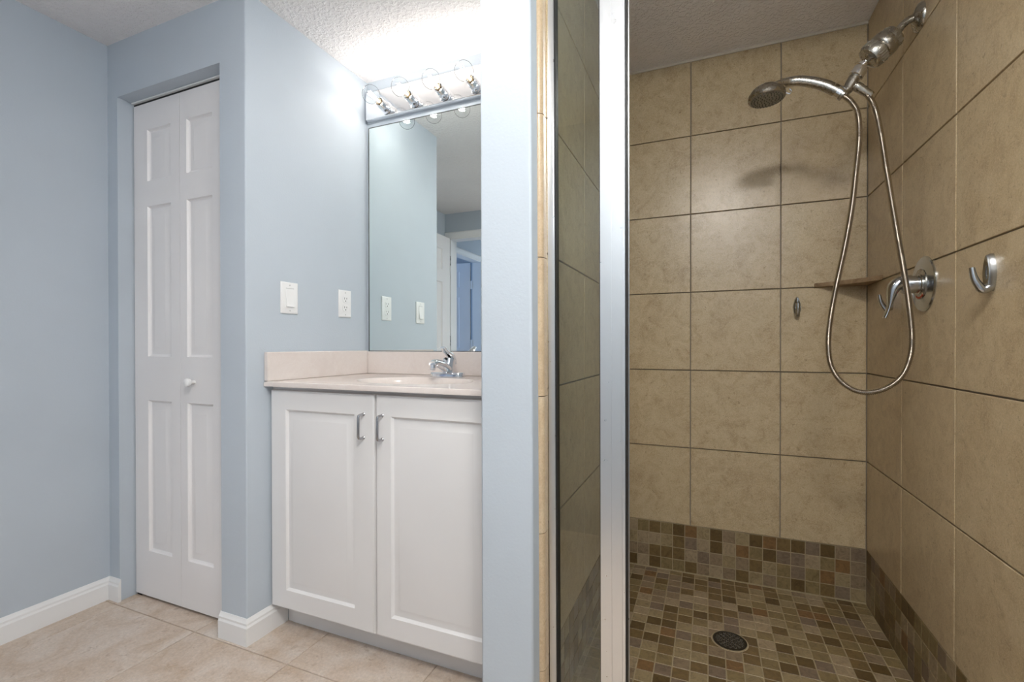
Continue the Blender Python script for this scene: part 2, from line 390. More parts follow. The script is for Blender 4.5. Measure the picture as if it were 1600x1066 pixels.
# left
mb = MB(); mb.box(PX1, SXL - TT, 1.12, SYB, 0, ZC, 1)
mb.box(SXL - TT, SXL - 0.0015, 1.12, SYB, 0, 0.262, 3)
tile_grid(mb, (SXL - TT, 0, 0), (0, 1, 0), (0, 0, 1), [1.125, 1.18, 1.515, 1.853, SYB], ZL, 0.0045, TT, 0.001, 0)
tile_grid(mb, (SXL - TT, 0, 0), (0, 1, 0), (0, 0, 1), mosaic_lines(1.125, SYB, 0.0505, SYB), ZB, 0.0028, TT, 0.0008, 2)
structure(mb.build('wall_shower_left', [M_TILE, M_GROUT_L, M_MOSAIC, M_GROUT_M], smooth=0), 'left shower wall of beige tiles behind the narrow glass panel', 'wall')
# pan and curb
mb = MB(); mb.box(SXL, SXR, 1.19, SYB, 0.0, SZ - 0.0012, 1)
DX, DY, DR = 0.071, 1.741, 0.054
tile_grid(mb, (0, 0, SZ - 0.006), (1, 0, 0), (0, 1, 0), mosaic_lines(SXL, SXR, 0.0515, 0.003), mosaic_lines(1.19, SYB, 0.0515, DY), 0.0032, 0.006, 0.0008, 0,
          skip=lambda a, b_: False)
structure(mb.build('floor_shower', [M_MOSAIC, M_GROUT_M], smooth=0), 'shower floor of small brown slate mosaic tiles around the drain', 'floor')
mb = MB(); mb.box(SXL, SXR, 1.07, 1.19, 0, 0.115, 1)
tile_grid(mb, (0, 0, 0.108), (1, 0, 0), (0, 1, 0), [SXL, -0.068, 0.275, SXR], [1.062, 1.198], 0.004, 0.009, 0.001, 0)
tile_grid(mb, (0, 1.07, 0), (1, 0, 0), (0, 0, 1), [SXL, -0.068, 0.275, SXR], [0.0, 0.112], 0.004, 0.008, 0.001, 0)
structure(mb.build('trim_1', [M_TILE, M_GROUT_L], smooth=0), 'tiled curb at the shower entry', 'curb')
# bullnose strip at the edge of the tiling on the partition
mb = MB(); zz = [0.0] + [0.246, 0.586, 0.9245, 1.267, 1.62, 1.96, ZC]
for i in range(len(zz) - 1):
    z0, z1 = zz[i] + 0.001, zz[i + 1] - 0.001
    def prof(z):
        P = []; dx = -0.0045 * (z - H)
        for k in range(7):
            q = math.pi / 2 * k / 6
            P.append((PX1 + 0.013 * math.sin(q) + dx, 1.094 + 0.013 * (1 - math.cos(q))))
        return P + [(PX1 + 0.013 + dx, 1.128), (PX1 - 0.002 + dx, 1.128), (PX1 - 0.002 + dx, 1.094)]
    mb.prism(prof(z0), z0, z1, 0, prof(z1))
    mb.c[-12:] = [(0.1 * i + 0.05, 0.3, 0.2)] * 12
structure(mb.build('trim_2', M_BULLNOSE), 'rounded tan bullnose tiles stacked up the partition edge', 'trim')

# ------------------------------------------------------------------ baseboards
BP = [(0, 0), (0.011, 0), (0.012, 0.064), (0.0085, 0.071), (0.0085, 0.078), (0.0045, 0.085), (0.002, 0.092), (0, 0.092)]
def path_base(pts, name, label):
    """pts: floor polyline along the wall face, room on the right-hand side"""
    P = [Vector((x, y, 0)) for x, y in pts]; n = len(P); mb = MB(); R = []
    for i in range(n):
        d0 = (P[i] - P[i - 1]).normalized() if i else (P[1] - P[0]).normalized()
        d1 = (P[i + 1] - P[i]).normalized() if i < n - 1 else d0
        n0 = Vector((d0.y, -d0.x, 0)); n1 = Vector((d1.y, -d1.x, 0)); mt = (n0 + n1); mt = mt / max(mt.length_squared / 2, 0.3)
        R.append([P[i] + mt * a + Vector((0, 0, z)) for a, z in BP])
    mb.rings(R)
    structure(mb.build(name, M_TRIM, smooth=25), label, 'baseboard')
path_base([(XL, YR + 0.0), (XL, YC), (OX0 + 0.010, YC)], 'baseboard_left', 'white baseboard along the left wall, turning at the closet')
path_base([(OX1 - 0.004, YC), (XS, YC), (XS, 1.327)], 'baseboard_right', 'white baseboard wrapping the wall corner beside the vanity')

# ------------------------------------------------------------------ closet bifold door
DPROF = [(0.004, 0.007), (0.009, 0.010), (0.014, 0.010), (0.040, 0.002), (0.043, 0.002)]
d1 = empty('door_1', (-1.923, 1.22, 0)); structure(d1, 'white bifold closet door with two moulded leaves', 'door')
YD = 1.219
ZR = [(0.200, 0.825), (1.005, 1.624), (1.728, 1.940)]
for k, (x0, x1, a, b_) in enumerate([(-2.222, -1.9305, -2.135, -1.985), (-1.9285, -1.622, -1.889, -1.741)]):
    mb = MB(); relief(mb, x0, x1, 0.012, 2.050, [(a, b_, c, d) for c, d in ZR], DPROF, YD); slab_back(mb, x0, x1, 0.012, 2.050, YD, 0.03)
    lf = mb.build('door_leaf', M_DOOR, d1, smooth=20)
    if k == 1:
        mb = MB(); mb.lathe([(0.008, 0), (0.007, 0.010), (0.008, 0.016), (0.014, 0.020), (0.0165, 0.026), (0.015, 0.033), (0.009, 0.038), (0.001, 0.039)], (-1.848, YD + 0.001, 0.908), (0, -1, 0), 24)
        mb.build('knob', M_PLASTIC, lf)
mb = MB(); mb.box(OX0 + 0.002, OX1 - 0.002, 1.222, 1.25, 2.052, OZ - 0.001); mb.box(OX0 + 0.002, OX1 - 0.002, 1.212, 1.224, 2.0595, OZ - 0.001, 1)
mb.build('track', [M_DARK, M_TRIM], d1)
mb = MB(); mb.box(OX0 + 0.001, OX0 + 0.007, YD + 0.012, YD + 0.03, 0.0, 2.05); mb.box(OX0 + 0.004, OX0 + 0.028, YD + 0.006, YD + 0.026, 0.001, 0.012)
mb.build('pivot_bracket', M_DARK, d1)
# dark closet lining behind
# ------------------------------------------------------------------ six panel doors and casings seen in the mirror
def six_panel(parent, w, h, t=0.035):
    mb = MB(); R = []
    for a, b_ in ((0.135, w / 2 - 0.055), (w / 2 + 0.055, w - 0.135)):
        for c, d in ((0.235, 0.83), (1.02, 1.632), (1.745, 1.935)): R.append((a, b_, c, d))
    relief(mb, 0, w, 0.012, h, R, DPROF, 0)
    n = len(mb.v); mb2 = MB(); relief(mb2, 0, w, 0.012, h, R, DPROF, 0)
    mb.add([(x, t - y, z) for x, y, z in mb2.v], mb2.f)
    slab = [(0, 0, 0.012), (w, 0, 0.012), (w, 0, h), (0, 0, h), (0, t, 0.012), (w, t, 0.012), (w, t, h), (0, t, h)]
    mb.add(slab, [(0, 1, 5, 4), (1, 2, 6, 5), (2, 3, 7, 6), (3, 0, 4, 7)])
    o = mb.build('door_leaf', M_DOOR, None, smooth=20); return o
def put(o, parent, loc, rz):
    o.parent = parent; o.matrix_world = Matrix.Translation(Vector(loc)) @ Matrix.Rotation(math.radians(rz), 4, 'Z')
d2 = empty('door_2', (-2.16, YR, 0)); structure(d2, 'white six-panel bathroom door standing open, seen in the mirror', 'door')
lf = six_panel(d2, 0.75, 2.055); put(lf, d2, (-2.232, YR + 0.016, 0), 90)
mb = MB()
for s in (0, 1): mb.lathe([(0.027, 0), (0.027, 0.004), (0.011, 0.006), (0.010, 0.010), (0.020, 0.014), (0.023, 0.019), (0.018, 0.024), (0.001, 0.026)], (-2.232 if s == 0 else -2.267, YR + 0.012 + 0.69, 0.95), (1 if s == 0 else -1, 0, 0), 24)
k = mb.build('door_knob', M_NICKEL, lf)
mb = MB()
for z in (0.25, 1.05, 1.80):
    mb.box(-2.243, -2.231, YR + 0.001, YR + 0.0125, z, z + 0.09)
mb.build('hinge_plates', M_NICKEL, d2)
CP = [(0, 0), (0.057, 0), (0.057, 0.006), (0.045, 0.013), (0.030, 0.013), (0.016, 0.010), (0.006, 0.008), (0, 0.006)]
def casing(name, label, org, ex, ey, w, h, out, cw=0.06):
    """door casing frame; ex along the wall, ey out of the wall"""
    mb = MB(); O = Vector(org); X = Vector(ex); Y = Vector(ey); Z = Vector((0, 0, 1))
    R = []
    for (cx, cz, sx, sz) in ((0, 0, -1, 0), (0, h, -1, 1), (w, h, 1, 1), (w, 0, 1, 0)):
        R.append([O + X * (cx + sx * a) + Z * (cz + sz * a) + Y * q for a, q in CP])
    mb.rings(R)
    # jamb lining
    for a0, a1, z0, z1 in ((-0.001, 0.012, 0, h), (w - 0.012, w + 0.001, 0, h), (0, w, h - 0.012, h + 0.001)):
        vs = []
        for a in (a0, a1):
            for q in (0.0005, -0.111):
                for z in (z0, z1): vs.append(O + X * a + Y * q + Z * z)
        mb.add(vs, [(0, 1, 3, 2), (4, 6, 7, 5), (0, 4, 5, 1), (2, 3, 7, 6), (0, 2, 6, 4), (1, 5, 7, 3)])
    structure(mb.build(name, M_TRIM, smooth=25), label, 'door frame')
casing('trim_3', 'white casing around the bathroom doorway', (BX0, YR, 0), (1, 0, 0), (0, 1, 0), BX1 - BX0, 2.058, 1)
HX = -2.470; HY0, HY1 = -1.415, -0.655
casing('trim_4', 'white casing around the bedroom doorway across the hall', (HX, HY0, 0), (0, 1, 0), (1, 0, 0), HY1 - HY0, 2.045, 1)
d3 = empty('door_3', (HX - 0.1, HY0, 0)); structure(d3, 'bedroom door beyond the hall, open and lit blue, seen in the mirror', 'door')
lf = six_panel(d3, 0.74, 2.03); put(lf, d3, (HX - 0.118 - 0.74, HY0 - 0.035, 0), 3)
lf.matrix_world = Matrix.Translation(Vector((HX - 0.137, HY0 + 0.020, 0))) @ Matrix.Rotation(math.radians(180 - 8), 4, 'Z')
mb = MB()
for z in (0.25, 1.02, 1.72): mb.box(HX - 0.138, HX - 0.106, HY0 + 0.012, HY0 + 0.016, z, z + 0.10)
mb.build('hinge_plates', M_PLASTIC, d3)
# hall and bedroom shell
mb = MB(); mb.box(HX - 0.11, HX, HY1, YR - 0.11, 0, ZC); mb.box(HX - 0.11, HX, -2.7, HY0, 0, ZC); mb.box(HX - 0.11, HX, HY0, HY1, 2.045, ZC)
mb.box(HX, XL - T + 0.02, YR - 0.11, YR, 0, ZC)
structure(mb.build('wall_hall', M_WALL), 'hallway wall with the bedroom doorway', 'wall')
mb = MB(); mb.box(HX - 0.11, -1.1, -2.8, -2.7, 0, ZC); mb.box(-1.2, -1.1, -2.7, YR - 0.11, 0, ZC)
structure(mb.build('wall_hall_end', M_WALL), 'hallway end wall', 'wall')
mb = MB(); mb.box(-5.3, -5.2, -2.7, 0.8, 0, ZC); mb.box(-5.2, HX - 0.11, -2.8, -2.7, 0, ZC); mb.box(-5.2, XL - T, 0.8, 0.9, 0, ZC)
structure(mb.build('wall_bedroom', M_WALL), 'bedroom walls beyond the hall', 'wall')

# ------------------------------------------------------------------ vanity cabinet
CX0, CX1 = XS, PX0 + 0.0
van = empty('vanity_cabinet', ((CX0 + CX1) / 2, 1.5, 0))
thing(van, 'white two-door vanity cabinet standing in the alcove under the marble top', 'cabinet')
mb = MB()
mb.box(CX0 + 0.001, CX0 + 0.018, 1.271, YM - 0.001, 0.10, 0.9)
mb.box(CX1 - 0.020, CX1 - 0.003, 1.271, YM - 0.001, 0.10, 0.9)
mb.box(CX0 + 0.018, CX1 - 0.020, 1.30, YM - 0.001, 0.10, 0.118)
mb.box(CX0 + 0.018, CX1 - 0.020, YM - 0.013, YM - 0.001, 0.118, 0.9)
mb.box(CX0 + 0.018, CX1 - 0.020, 1.272, 1.292, 0.84, 0.900)
mb.box(-1.04, -0.975, 1.272, 1.292, 0.118, 0.84)
mb.build('body', M_CAB, van)
mb = MB(); mb.box(-1.452, CX1 - 0.003, 1.327, 1.343, 0.0005, 0.100)
mb.build('toe_kick', M_CAB, van)
mb = MB(); mb.box(CX0 + 0.012, -1.4535, 1.329, 1.343, 0.0005, 0.100)
mb.build('filler_strip', M_CAB, van)
CPROF = [(0.003, 0.004), (0.007, 0.0085), (0.012, 0.0085), (0.033, 0.0015), (0.036, 0.001)]
for x0, x1, r in ((-1.477, -1.0105, (-1.404, -1.092, 0.167, 0.820)), (-1.0035, -0.538, (-0.944, -0.611, 0.167, 0.820))):
    mb = MB(); e = 0.006
    relief(mb, x0 + e, x1 - e, 0.098 + e, 0.889 - e, [r], CPROF, 1.252)
    A = [(x0 + e, 1.252, 0.098 + e), (x1 - e, 1.252, 0.098 + e), (x1 - e, 1.252, 0.889 - e), (x0 + e, 1.252, 0.889 - e)]
    Bq = [(x0 + 0.002, 1.2535, 0.100), (x1 - 0.002, 1.2535, 0.100), (x1 - 0.002, 1.2535, 0.887), (x0 + 0.002, 1.2535, 0.887)]
    Cq = [(x0, 1.258, 0.098), (x1, 1.258, 0.098), (x1, 1.258, 0.889), (x0, 1.258, 0.889)]
    Dq = [(x, 1.2705, z) for x, y, z in Cq]
    mb.rings([A, Bq, Cq, Dq], 0, False, True)
    dr = mb.build('door', M_CAB, van, smooth=30)
    hx = x1 + 0.0 - 0.043 if x0 < -1.2 else x0 + 0.0265
    mb = MB(); y0 = 1.252; yo = 1.226
    pth = [(hx, y0 + 0.001, 0.822), (hx, yo + 0.008, 0.822), (hx, yo + 0.002, 0.820), (hx, yo, 0.814), (hx, yo, 0.752), (hx, yo + 0.002, 0.746), (hx, yo + 0.008, 0.744), (hx, y0 + 0.001, 0.744)]
    mb.tube(pth, 0.0042, 12)
    for z in (0.822, 0.744): mb.lathe([(0.006, 0), (0.006, 0.002), (0.0042, 0.004)], (hx, y0 + 0.0005, z), (0, -1, 0), 16)
    mb.build('handle', M_PULL, dr)

# ------------------------------------------------------------------ countertop with integral basin
top = empty('vanity_countertop', ((CX0 + CX1) / 2, 1.5, 0.902))
thing(top, 'cream cultured marble vanity top with oval basin and splashes, on the white cabinet', 'countertop')
ZT = 0.920; x0, x1, y0, y1 = CX0 + 0.001, CX1 - 0.002, 1.232, YM - 0.001
bcx, bcy, brx, bry = -1.000, 1.470, 0.225, 0.158
mb = MB(); S = 96
def rectpt(q, mrg=0.0):
    c, s_ = math.cos(q), math.sin(q); X0, X1, Y0, Y1 = x0 + mrg, x1 - mrg, y0 + mrg, y1 - mrg
    tx = ((X1 - bcx) if c > 0 else (X0 - bcx)) / c if abs(c) > 1e-9 else 1e9
    ty = ((Y1 - bcy) if s_ > 0 else (Y0 - bcy)) / s_ if abs(s_) > 1e-9 else 1e9
    t_ = min(tx, ty); return (bcx + c * t_, bcy + s_ * t_)
qs = sorted([2 * math.pi * i / S for i in range(S)] + [math.atan2(b_ - bcy, a - bcx) % (2 * math.pi) for a in (x0, x1) for b_ in (y0, y1)])
R = [[(*rectpt(q), 0.9022) for q in qs], [(*rectpt(q), ZT - 0.005) for q in qs]]
R += [[(*rectpt(q, 0.0015), ZT - 0.0015) for q in qs], [(*rectpt(q, 0.005), ZT) for q in qs]]
mb.rings(R, 0, False, False)
el = [(1.12, 0), (1.07, 0.0015), (1.02, 0.0005), (0.99, -0.004), (0.95, -0.018), (0.86, -0.055), (0.70, -0.092), (0.48, -0.118), (0.25, -0.128), (0.08, -0.130)]
R2 = [[(*rectpt(q, 0.005), ZT) for q in qs]] + [[(bcx + brx * k * math.cos(q), bcy + bry * k * math.sin(q), ZT + dz) for q in qs] for k, dz in el]
mb.rings(R2, 0, False, True)
R3 = [[(*rectpt(q), 0.9022) for q in qs]] + [[(bcx + brx * k * math.cos(q), bcy + bry * k * math.sin(q), ZT + dz - 0.012) for q in qs] for k, dz in el if k < 1.01]
mb.rings(R3, 0, False, True)
mb.c = [(0.2, 0.3, 0.4)] * len(mb.f)
mb.build('slab', M_MARBLE, top, smooth=30)
mb = MB(); mb.box(x0, x1, YM - 0.021, YM - 0.001, ZT, 1.023); mb.build('backsplash', M_MARBLE, top, bevel=0.003)
mb = MB(); mb.box(x0, x0 + 0.019, 1.233, YM - 0.0215, ZT, 1.027); mb.build('side_splash', M_MARBLE, top, bevel=0.003)
mb = MB(); mb.lathe([(0.021, 0), (0.021, 0.002), (0.017, 0.003), (0.012, 0.001)], (bcx, bcy, ZT - 0.130), (0, 0, 1), 24); mb.build('drain', M_CHROME, top)

# ------------------------------------------------------------------ faucet
FX, FY = -0.990, 1.690; ZF = ZT + 0.0002
fa = empty('faucet', (FX, FY, ZF)); thing(fa, 'chrome single-lever faucet on the marble top behind the basin', 'faucet')
mb = MB(); R = []
for k, dz in ((1.0, 0), (1.0, 0.010), (0.96, 0.016), (0.84, 0.0195)):
    ring = []
    for i in range(48):
        q = 2 * math.pi * i / 48; c, s_ = math.cos(q), math.sin(q)
        ring.append((FX + (0.052 * (1 if c > 0 else -1) + 0.026 * c * k), FY + 0.027 * s_ * k, ZF + dz))
    R.append(ring)
mb.rings(R); mb.build('base_plate', M_CHROME, fa)
mb = MB(); mb.tube(catmull([(FX, FY + 0.006, ZF + 0.012), (FX, FY + 0.008, ZF + 0.035), (FX, FY + 0.012, ZF + 0.058), (FX, FY + 0.016, ZF + 0.072)], 0.006), 0.0265, 24, flat=0.95)
mb.build('body', M_CHROME, fa)
mb = MB(); pth = catmull([(FX, FY + 0.006, ZF + 0.026), (FX, FY - 0.030, ZF + 0.045), (FX, FY - 0.070, ZF + 0.057), (FX, FY - 0.100, ZF + 0.060), (FX, FY - 0.114, ZF + 0.055)], 0.006); n = len(pth)
mb.tube(pth, [0.024 - 0.008 * i / n for i in range(n)], 20, flat=[0.021 - 0.007 * i / n for i in range(n)])
sp = mb.build('spout', M_CHROME, fa)
mb = MB(); mb.lathe([(0.0125, 0), (0.0125, 0.014), (0.0105, 0.016), (0.010, 0.021)], (FX, FY - 0.112, ZF + 0.054), (0, -0.1, -1), 20); mb.build('aerator', M_CHROME, sp)
mb = MB(); pth = catmull([(FX, FY + 0.036, ZF + 0.052), (FX, FY + 0.034, ZF + 0.075), (FX, FY + 0.018, ZF + 0.090), (FX, FY - 0.012, ZF + 0.104), (FX, FY - 0.038, ZF + 0.122)], 0.005); n = len(pth)
mb.tube(pth, [0.023 - 0.012 * (i / n) for i in range(n)], 20, flat=[0.017 - 0.012 * (i / n) for i in range(n)]); mb.build('lever', M_CHROME, fa)
mb = MB(); mb.lathe([(0.005, 0), (0.005, 0.004), (0.003, 0.006)], (FX, FY - 0.012, ZF + 0.076), (0, -1, 0.2), 12); mb.build('temperature_dot', M_DARK, fa)

# ------------------------------------------------------------------ mirror
mi = empty('wall_mirror', (-1.0, YM, 1.02)); thing(mi, 'large frameless wall mirror above the vanity backsplash', 'mirror')
mx0, mx1, mz0, mz1 = -1.472, PX0 - 0.008, 1.0245, 2.070
mb = MB(); mb.box(mx0, mx1, YM - 0.006, YM - 0.001, mz0, mz1); mb.build('mirror_glass', M_MIRROR, mi)
mb = MB(); mb.box(mx0 - 0.003, mx0 - 0.0002, YM - 0.008, YM - 0.001, mz0, mz1); mb.box(mx0 - 0.003, mx1, YM - 0.0095, YM - 0.001, mz0 - 0.0012, mz0 + 0.0018); mb.box(mx0, mx1, YM - 0.0075, YM - 0.001, mz1 + 0.0002, mz1 + 0.003)
mb.build('dark_edge', plain('blackened_mirror_edge', (0.07, 0.08, 0.08), 0.4), mi)

# ------------------------------------------------------------------ vanity light bar
vb = empty('vanity_light_bar', (-1.0, YM, 2.17)); thing(vb, 'polished chrome light bar with clear globe bulbs above the mirror', 'light fixture')
by = YM - 0.030; bz0, bz1 = 2.100, 2.226
mb = MB(); mb.extr([(YM - 0.001, bz0), (by + 0.002, bz0), (by, bz0 + 0.002), (by, bz1 - 0.002), (by + 0.002, bz1), (YM - 0.001, bz1)], 'x', -1.470, -0.560)
mb.build('back_plate', M_PLATE, vb)
BXS = [-1.352, -1.200, -1.048, -0.896, -0.744, -0.610][:5]
tilt = Vector((0, -1, 0.10)).normalized()
for bx in BXS:
    o = Vector((bx, by, 2.132))
    mb = MB(); mb.lathe([(0.028, -0.001), (0.028, 0.003), (0.0225, 0.005), (0.0215, 0.028), (0.0225, 0.030), (0.0215, 0.032), (0.0215, 0.052), (0.018, 0.053), (0.016, 0.044)], o, tilt, 28)
    mb.build('socket', M_CHROME, vb)
    mb = MB(); g = o + tilt * 0.108; r = 0.038; P = [(0.0135, -0.062), (0.0135, -0.048), (0.016, -0.040)]
    for k in range(14):
        q = math.radians(138 - k * 138 / 13); P.append((r * math.sin(q), -r * math.cos(q) * -1 * -1 if False else r * math.cos(math.radians(180) - q) * -1 * -1))
    P = P[:3] + [(r * math.sin(math.radians(a)), -r * math.cos(math.radians(180 - a)) * -1 * -1) for a in []]
    for k in range(14):
        a = math.radians(30 + k * 150 / 13); P.append((max(r * math.sin(a), 0.0002), -r * math.cos(a)))
    mb.lathe(P, g, tilt, 32, 0, False, True)
    bl = mb.build('bulb', M_BULB, vb)
    mb = MB(); mb.lathe([(0.0135, -0.064), (0.0137, -0.056), (0.0125, -0.050), (0.006, -0.046)], g, tilt, 16); mb.build('screw_cap', metal('brass_cap', (0.75, 0.6, 0.42), 0.25) if 'brass_cap' not in MATS else MATS['brass_cap'], bl)
    mb = MB()
    for k in range(4):
        q = math.pi / 4 + k * math.pi / 2
        w1 = Vector((math.cos(q), 0, math.sin(q)))
        mb.tube([g + tilt * -0.036 + w1 * 0.004, g + tilt * 0.014 + w1 * 0.008], 0.0016, 6)
    mb.tube([g + tilt * -0.050, g + tilt * -0.034], 0.004, 8)
    mb.build('filament', M_FIL, bl)
    l = bpy.data.lights.new('bulb_light', 'POINT'); l.energy = BULB_W; l.color = (1, 0.95, 0.90); l.shadow_soft_size = 0.012
    lo = bpy.data.objects.new('bulb_light', l); COL.objects.link(lo); lo.location = g - tilt * 0.008; lo.parent = vb; lo.matrix_parent_inverse = vb.matrix_world.inverted()

# ------------------------------------------------------------------ switch and outlet on the alcove side wall (face towards +x)
def plate(name, yc, zc, w, h, parent):
    mb = MB(); X = XS
    R = [[(X + 0.0003, yc - w / 2, zc - h / 2), (X + 0.0003, yc + w / 2, zc - h / 2), (X + 0.0003, yc + w / 2, zc + h / 2), (X + 0.0003, yc - w / 2, zc + h / 2)]]
    for d, e in ((0.003, 0), (0.0055, 0.003), (0.006, 0.006)):
        R.append([(X + d, yc - w / 2 + e, zc - h / 2 + e), (X + d, yc + w / 2 - e, zc - h / 2 + e), (X + d, yc + w / 2 - e, zc + h / 2 - e), (X + d, yc - w / 2 + e, zc + h / 2 - e)])
    mb.rings(R); mb.build(name, M_PLASTIC, parent)
    for s in (-1, 1):
        mb = MB(); mb.lathe([(0.0028, 0), (0.0028, 0.001), (0.001, 0.0014)], (X + 0.006, yc, zc + s * h * 0.405), (1, 0, 0), 12)
        mb.build('screw', MATS.get('screw_paint') or plain('screw_paint', (0.6, 0.6, 0.6), 0.4), parent)
sw = empty('light_switch', (XS, 1.345, 1.233)); thing(sw, 'white rocker light switch on the pale wall, farther from the mirror', 'light switch')
plate('cover_plate', 1.345, 1.233, 0.080, 0.120, sw)
mb = MB(); y0, y1 = 1.345 - 0.0175, 1.345 + 0.0175
mb.extr([(XS + 0.0055, 1.233 - 0.035), (XS + 0.0055, 1.233 + 0.035), (XS + 0.0068, 1.233 + 0.034), (XS + 0.0080, 1.233 + 0.004), (XS + 0.0125, 1.233 - 0.034)], 'y', y0, y1)
mb.build('rocker', M_PLASTIC, sw, bevel=0.0006)
mb = MB(); mb.box(XS + 0.0055, XS + 0.0063, y0 - 0.0012, y1 + 0.0012, 1.233 + 0.0358, 1.233 + 0.0372)
mb.build('rocker_seam', plain('grey_seam', (0.35, 0.35, 0.35), 0.6), sw)
ou = empty('wall_outlet', (XS, 1.645, 1.235)); thing(ou, 'white duplex power outlet on the pale wall beside the mirror', 'outlet')
plate('cover_plate', 1.645, 1.235, 0.076, 0.120, ou)
for s in (-1, 1):
    zc = 1.235 + s * 0.0195
    mb = MB(); R = []
    for d, e in ((0.0055, 0), (0.0072, 0), (0.0078, 0.001)):
        R.append([(XS + d, 1.645 + (0.0165 - e) * max(-1, min(1, 1.15 * math.cos(q))), zc + (0.0145 - e) * max(-1, min(1, 1.25 * math.sin(q)))) for q in [2 * math.pi * i / 32 for i in range(32)]])
    mb.rings(R); rc = mb.build('receptacle', M_PLASTIC, ou, smooth=20)
    mb = MB()
    for yy, hh in ((-0.0065, 0.0045), (0.0065, 0.0035)): mb.box(XS + 0.0070, XS + 0.0081, 1.645 + yy - 0.001, 1.645 + yy + 0.001, zc + 0.004 - hh, zc + 0.004 + hh)
    mb.lathe([(0.0026, 0), (0.0026, 0.0011)], (XS + 0.0071, 1.645, zc - 0.0072), (1, 0, 0), 12)
    mb.build('slots', M_DARK, rc)

# ------------------------------------------------------------------ shower enclosure
en = empty('shower_enclosure', (-0.25, 1.15, 0.117)); thing(en, 'brushed aluminium shower frame holding a narrow glass panel beside the partition', 'shower enclosure')
E0, E1 = 0.117, 2.250
def leanbox(mb, xa, xb, ya, yb, z0, z1, ka, kb, mi=0):
    P = [(xa, ya), (xb, ya), (xb, yb), (xa, yb)]; K = [ka, kb, kb, ka]
    mb.prism(lean(P, K, z0), z0, z1, mi, lean(P, K, z1))
JF = 1.132
mb = MB(); leanbox(mb, SXL + 0.0005, -0.3555, JF, JF + 0.030, E0, E1, 0.0045, 0.0045); leanbox(mb, -0.3555, -0.3530, JF - 0.002, JF + 0.032, E0, E1, 0.0045, 0.0045)
mb.build('wall_jamb', M_ALU, en, bevel=0.0008)
mb = MB(); leanbox(mb, -0.3530, -0.3492, JF + 0.0, JF + 0.024, E0, E1, 0.0045, 0.0045)
leanbox(mb, -0.2412, -0.2392, JF + 0.001, JF + 0.024, E0, E1, 0.0033, 0.0033)
mb.build('glazing_gasket', M_GASKET, en)
mb = MB(); leanbox(mb, -0.3500, -0.2400, JF + 0.012, JF + 0.0125, E0 + 0.01, E1 - 0.005, 0.0045, 0.0033)
mb.build('glass_panel', M_GLASS, en)
mb = MB()
PXa, PXb = -0.2392, -0.1770
segs = [(-0.2392, -0.2125, 0), (-0.2125, -0.2105, 0.0012), (-0.2105, -0.1875, 0.0), (-0.1875, -0.1862, 0.001), (-0.1862, -0.1800, -0.0015)]
for a, b_, d in segs: leanbox(mb, a, b_, JF + d, JF + 0.030, E0, E1, 0.0025, 0.0022)
mb.build('strike_post', M_ALU, en, smooth=0)
mb = MB(); leanbox(mb, -0.1800, -0.1762, JF + 0.003, JF + 0.026, E0, E1, 0.0015, 0.0013); mb.build('door_seal', M_GASKET, en)
mb = MB(); leanbox(mb, -0.1765, -0.1742, JF + 0.026, JF + 0.031, E0, E1, 0.0015, 0.0013); mb.build('seal_lip', M_ALU, en)
mb = MB(); mb.box(SXL + 0.006, SXR - 0.001, JF - 0.002, JF + 0.032, E1, ZC - 0.002); mb.build('header', M_ALU, en, bevel=0.001)
mb = MB(); mb.box(SXR - 0.019, SXR - 0.0008, JF, JF + 0.030, E0, E1); mb.build('door_jamb', M_ALU, en, bevel=0.001)

# ------------------------------------------------------------------ shower arm with filter and bracket
AY = 1.711
ar = empty('shower_fixture', (SXR, AY, 1.996)); thing(ar, 'satin nickel shower arm with round filter and bracket on the right tile wall', 'shower arm')
mb = MB(); mb.lathe([(0.040, 0), (0.040, 0.002), (0.036, 0.008), (0.026, 0.013), (0.013, 0.016), (0.011, 0.018)], (SXR - 0.0002, AY, 1.997), (-1, 0, 0), 36)
mb.build('wall_flange', M_NICKEL, ar)
mb = MB(); mb.tube(catmull([(SXR - 0.002, AY, 1.997), (SXR - 0.020, AY, 1.997), (SXR - 0.038, AY, 1.988), (0.507, AY, 1.962), (0.500, AY, 1.955)], 0.006), 0.0105, 16)
mb.build('arm', M_NICKEL, ar)
fa0 = Vector((0.508, AY, 1.9625)); fax = (Vector((0.434, AY, 1.897)) - fa0).normalized()
mb = MB()
P = [(0.011, -0.004), (0.024, -0.002), (0.0285, 0.003), (0.030, 0.010), (0.030, 0.020), (0.033, 0.023), (0.0345, 0.032), (0.0345, 0.044), (0.0325, 0.049), (0.030, 0.051), (0.0305, 0.053), (0.0345, 0.056), (0.0350, 0.066), (0.0335, 0.080), (0.0305, 0.086), (0.026, 0.088), (0.020, 0.086), (0.012, 0.082)]
P = [(a * 1.1 if 0.0 <= b_ <= 0.0865 else a, b_) for a, b_ in P]; mb.lathe(P, fa0, fax, 40)
u = fax.cross(Vector((0, 1, 0))).normalized(); w = fax.cross(u)
for i in range(30):
    q = 2 * math.pi * i / 30
    if (i % 10) > 5: continue
    d = u * math.cos(q) + w * math.sin(q); mb.tube([fa0 + fax * 0.058 + d * 0.0380, fa0 + fax * 0.078 + d * 0.0372], 0.0015, 6)
    mb.tube([fa0 + fax * 0.008 + d * 0.0326, fa0 + fax * 0.020 + d * 0.0328], 0.0012, 6)
mb.build('filter_body', M_NICKEL, ar)
nb = fa0 + fax * 0.083
mb = MB(); mb.lathe([(0.009, 0), (0.009, 0.020), (0.012, 0.022), (0.012, 0.030)], nb, fax, 20); mb.build('swivel_neck', M_CHROME, ar)
n0 = Vector((0.4265, AY, 1.8835)); nd = (Vector((0.402, AY, 1.848)) - n0).normalized()
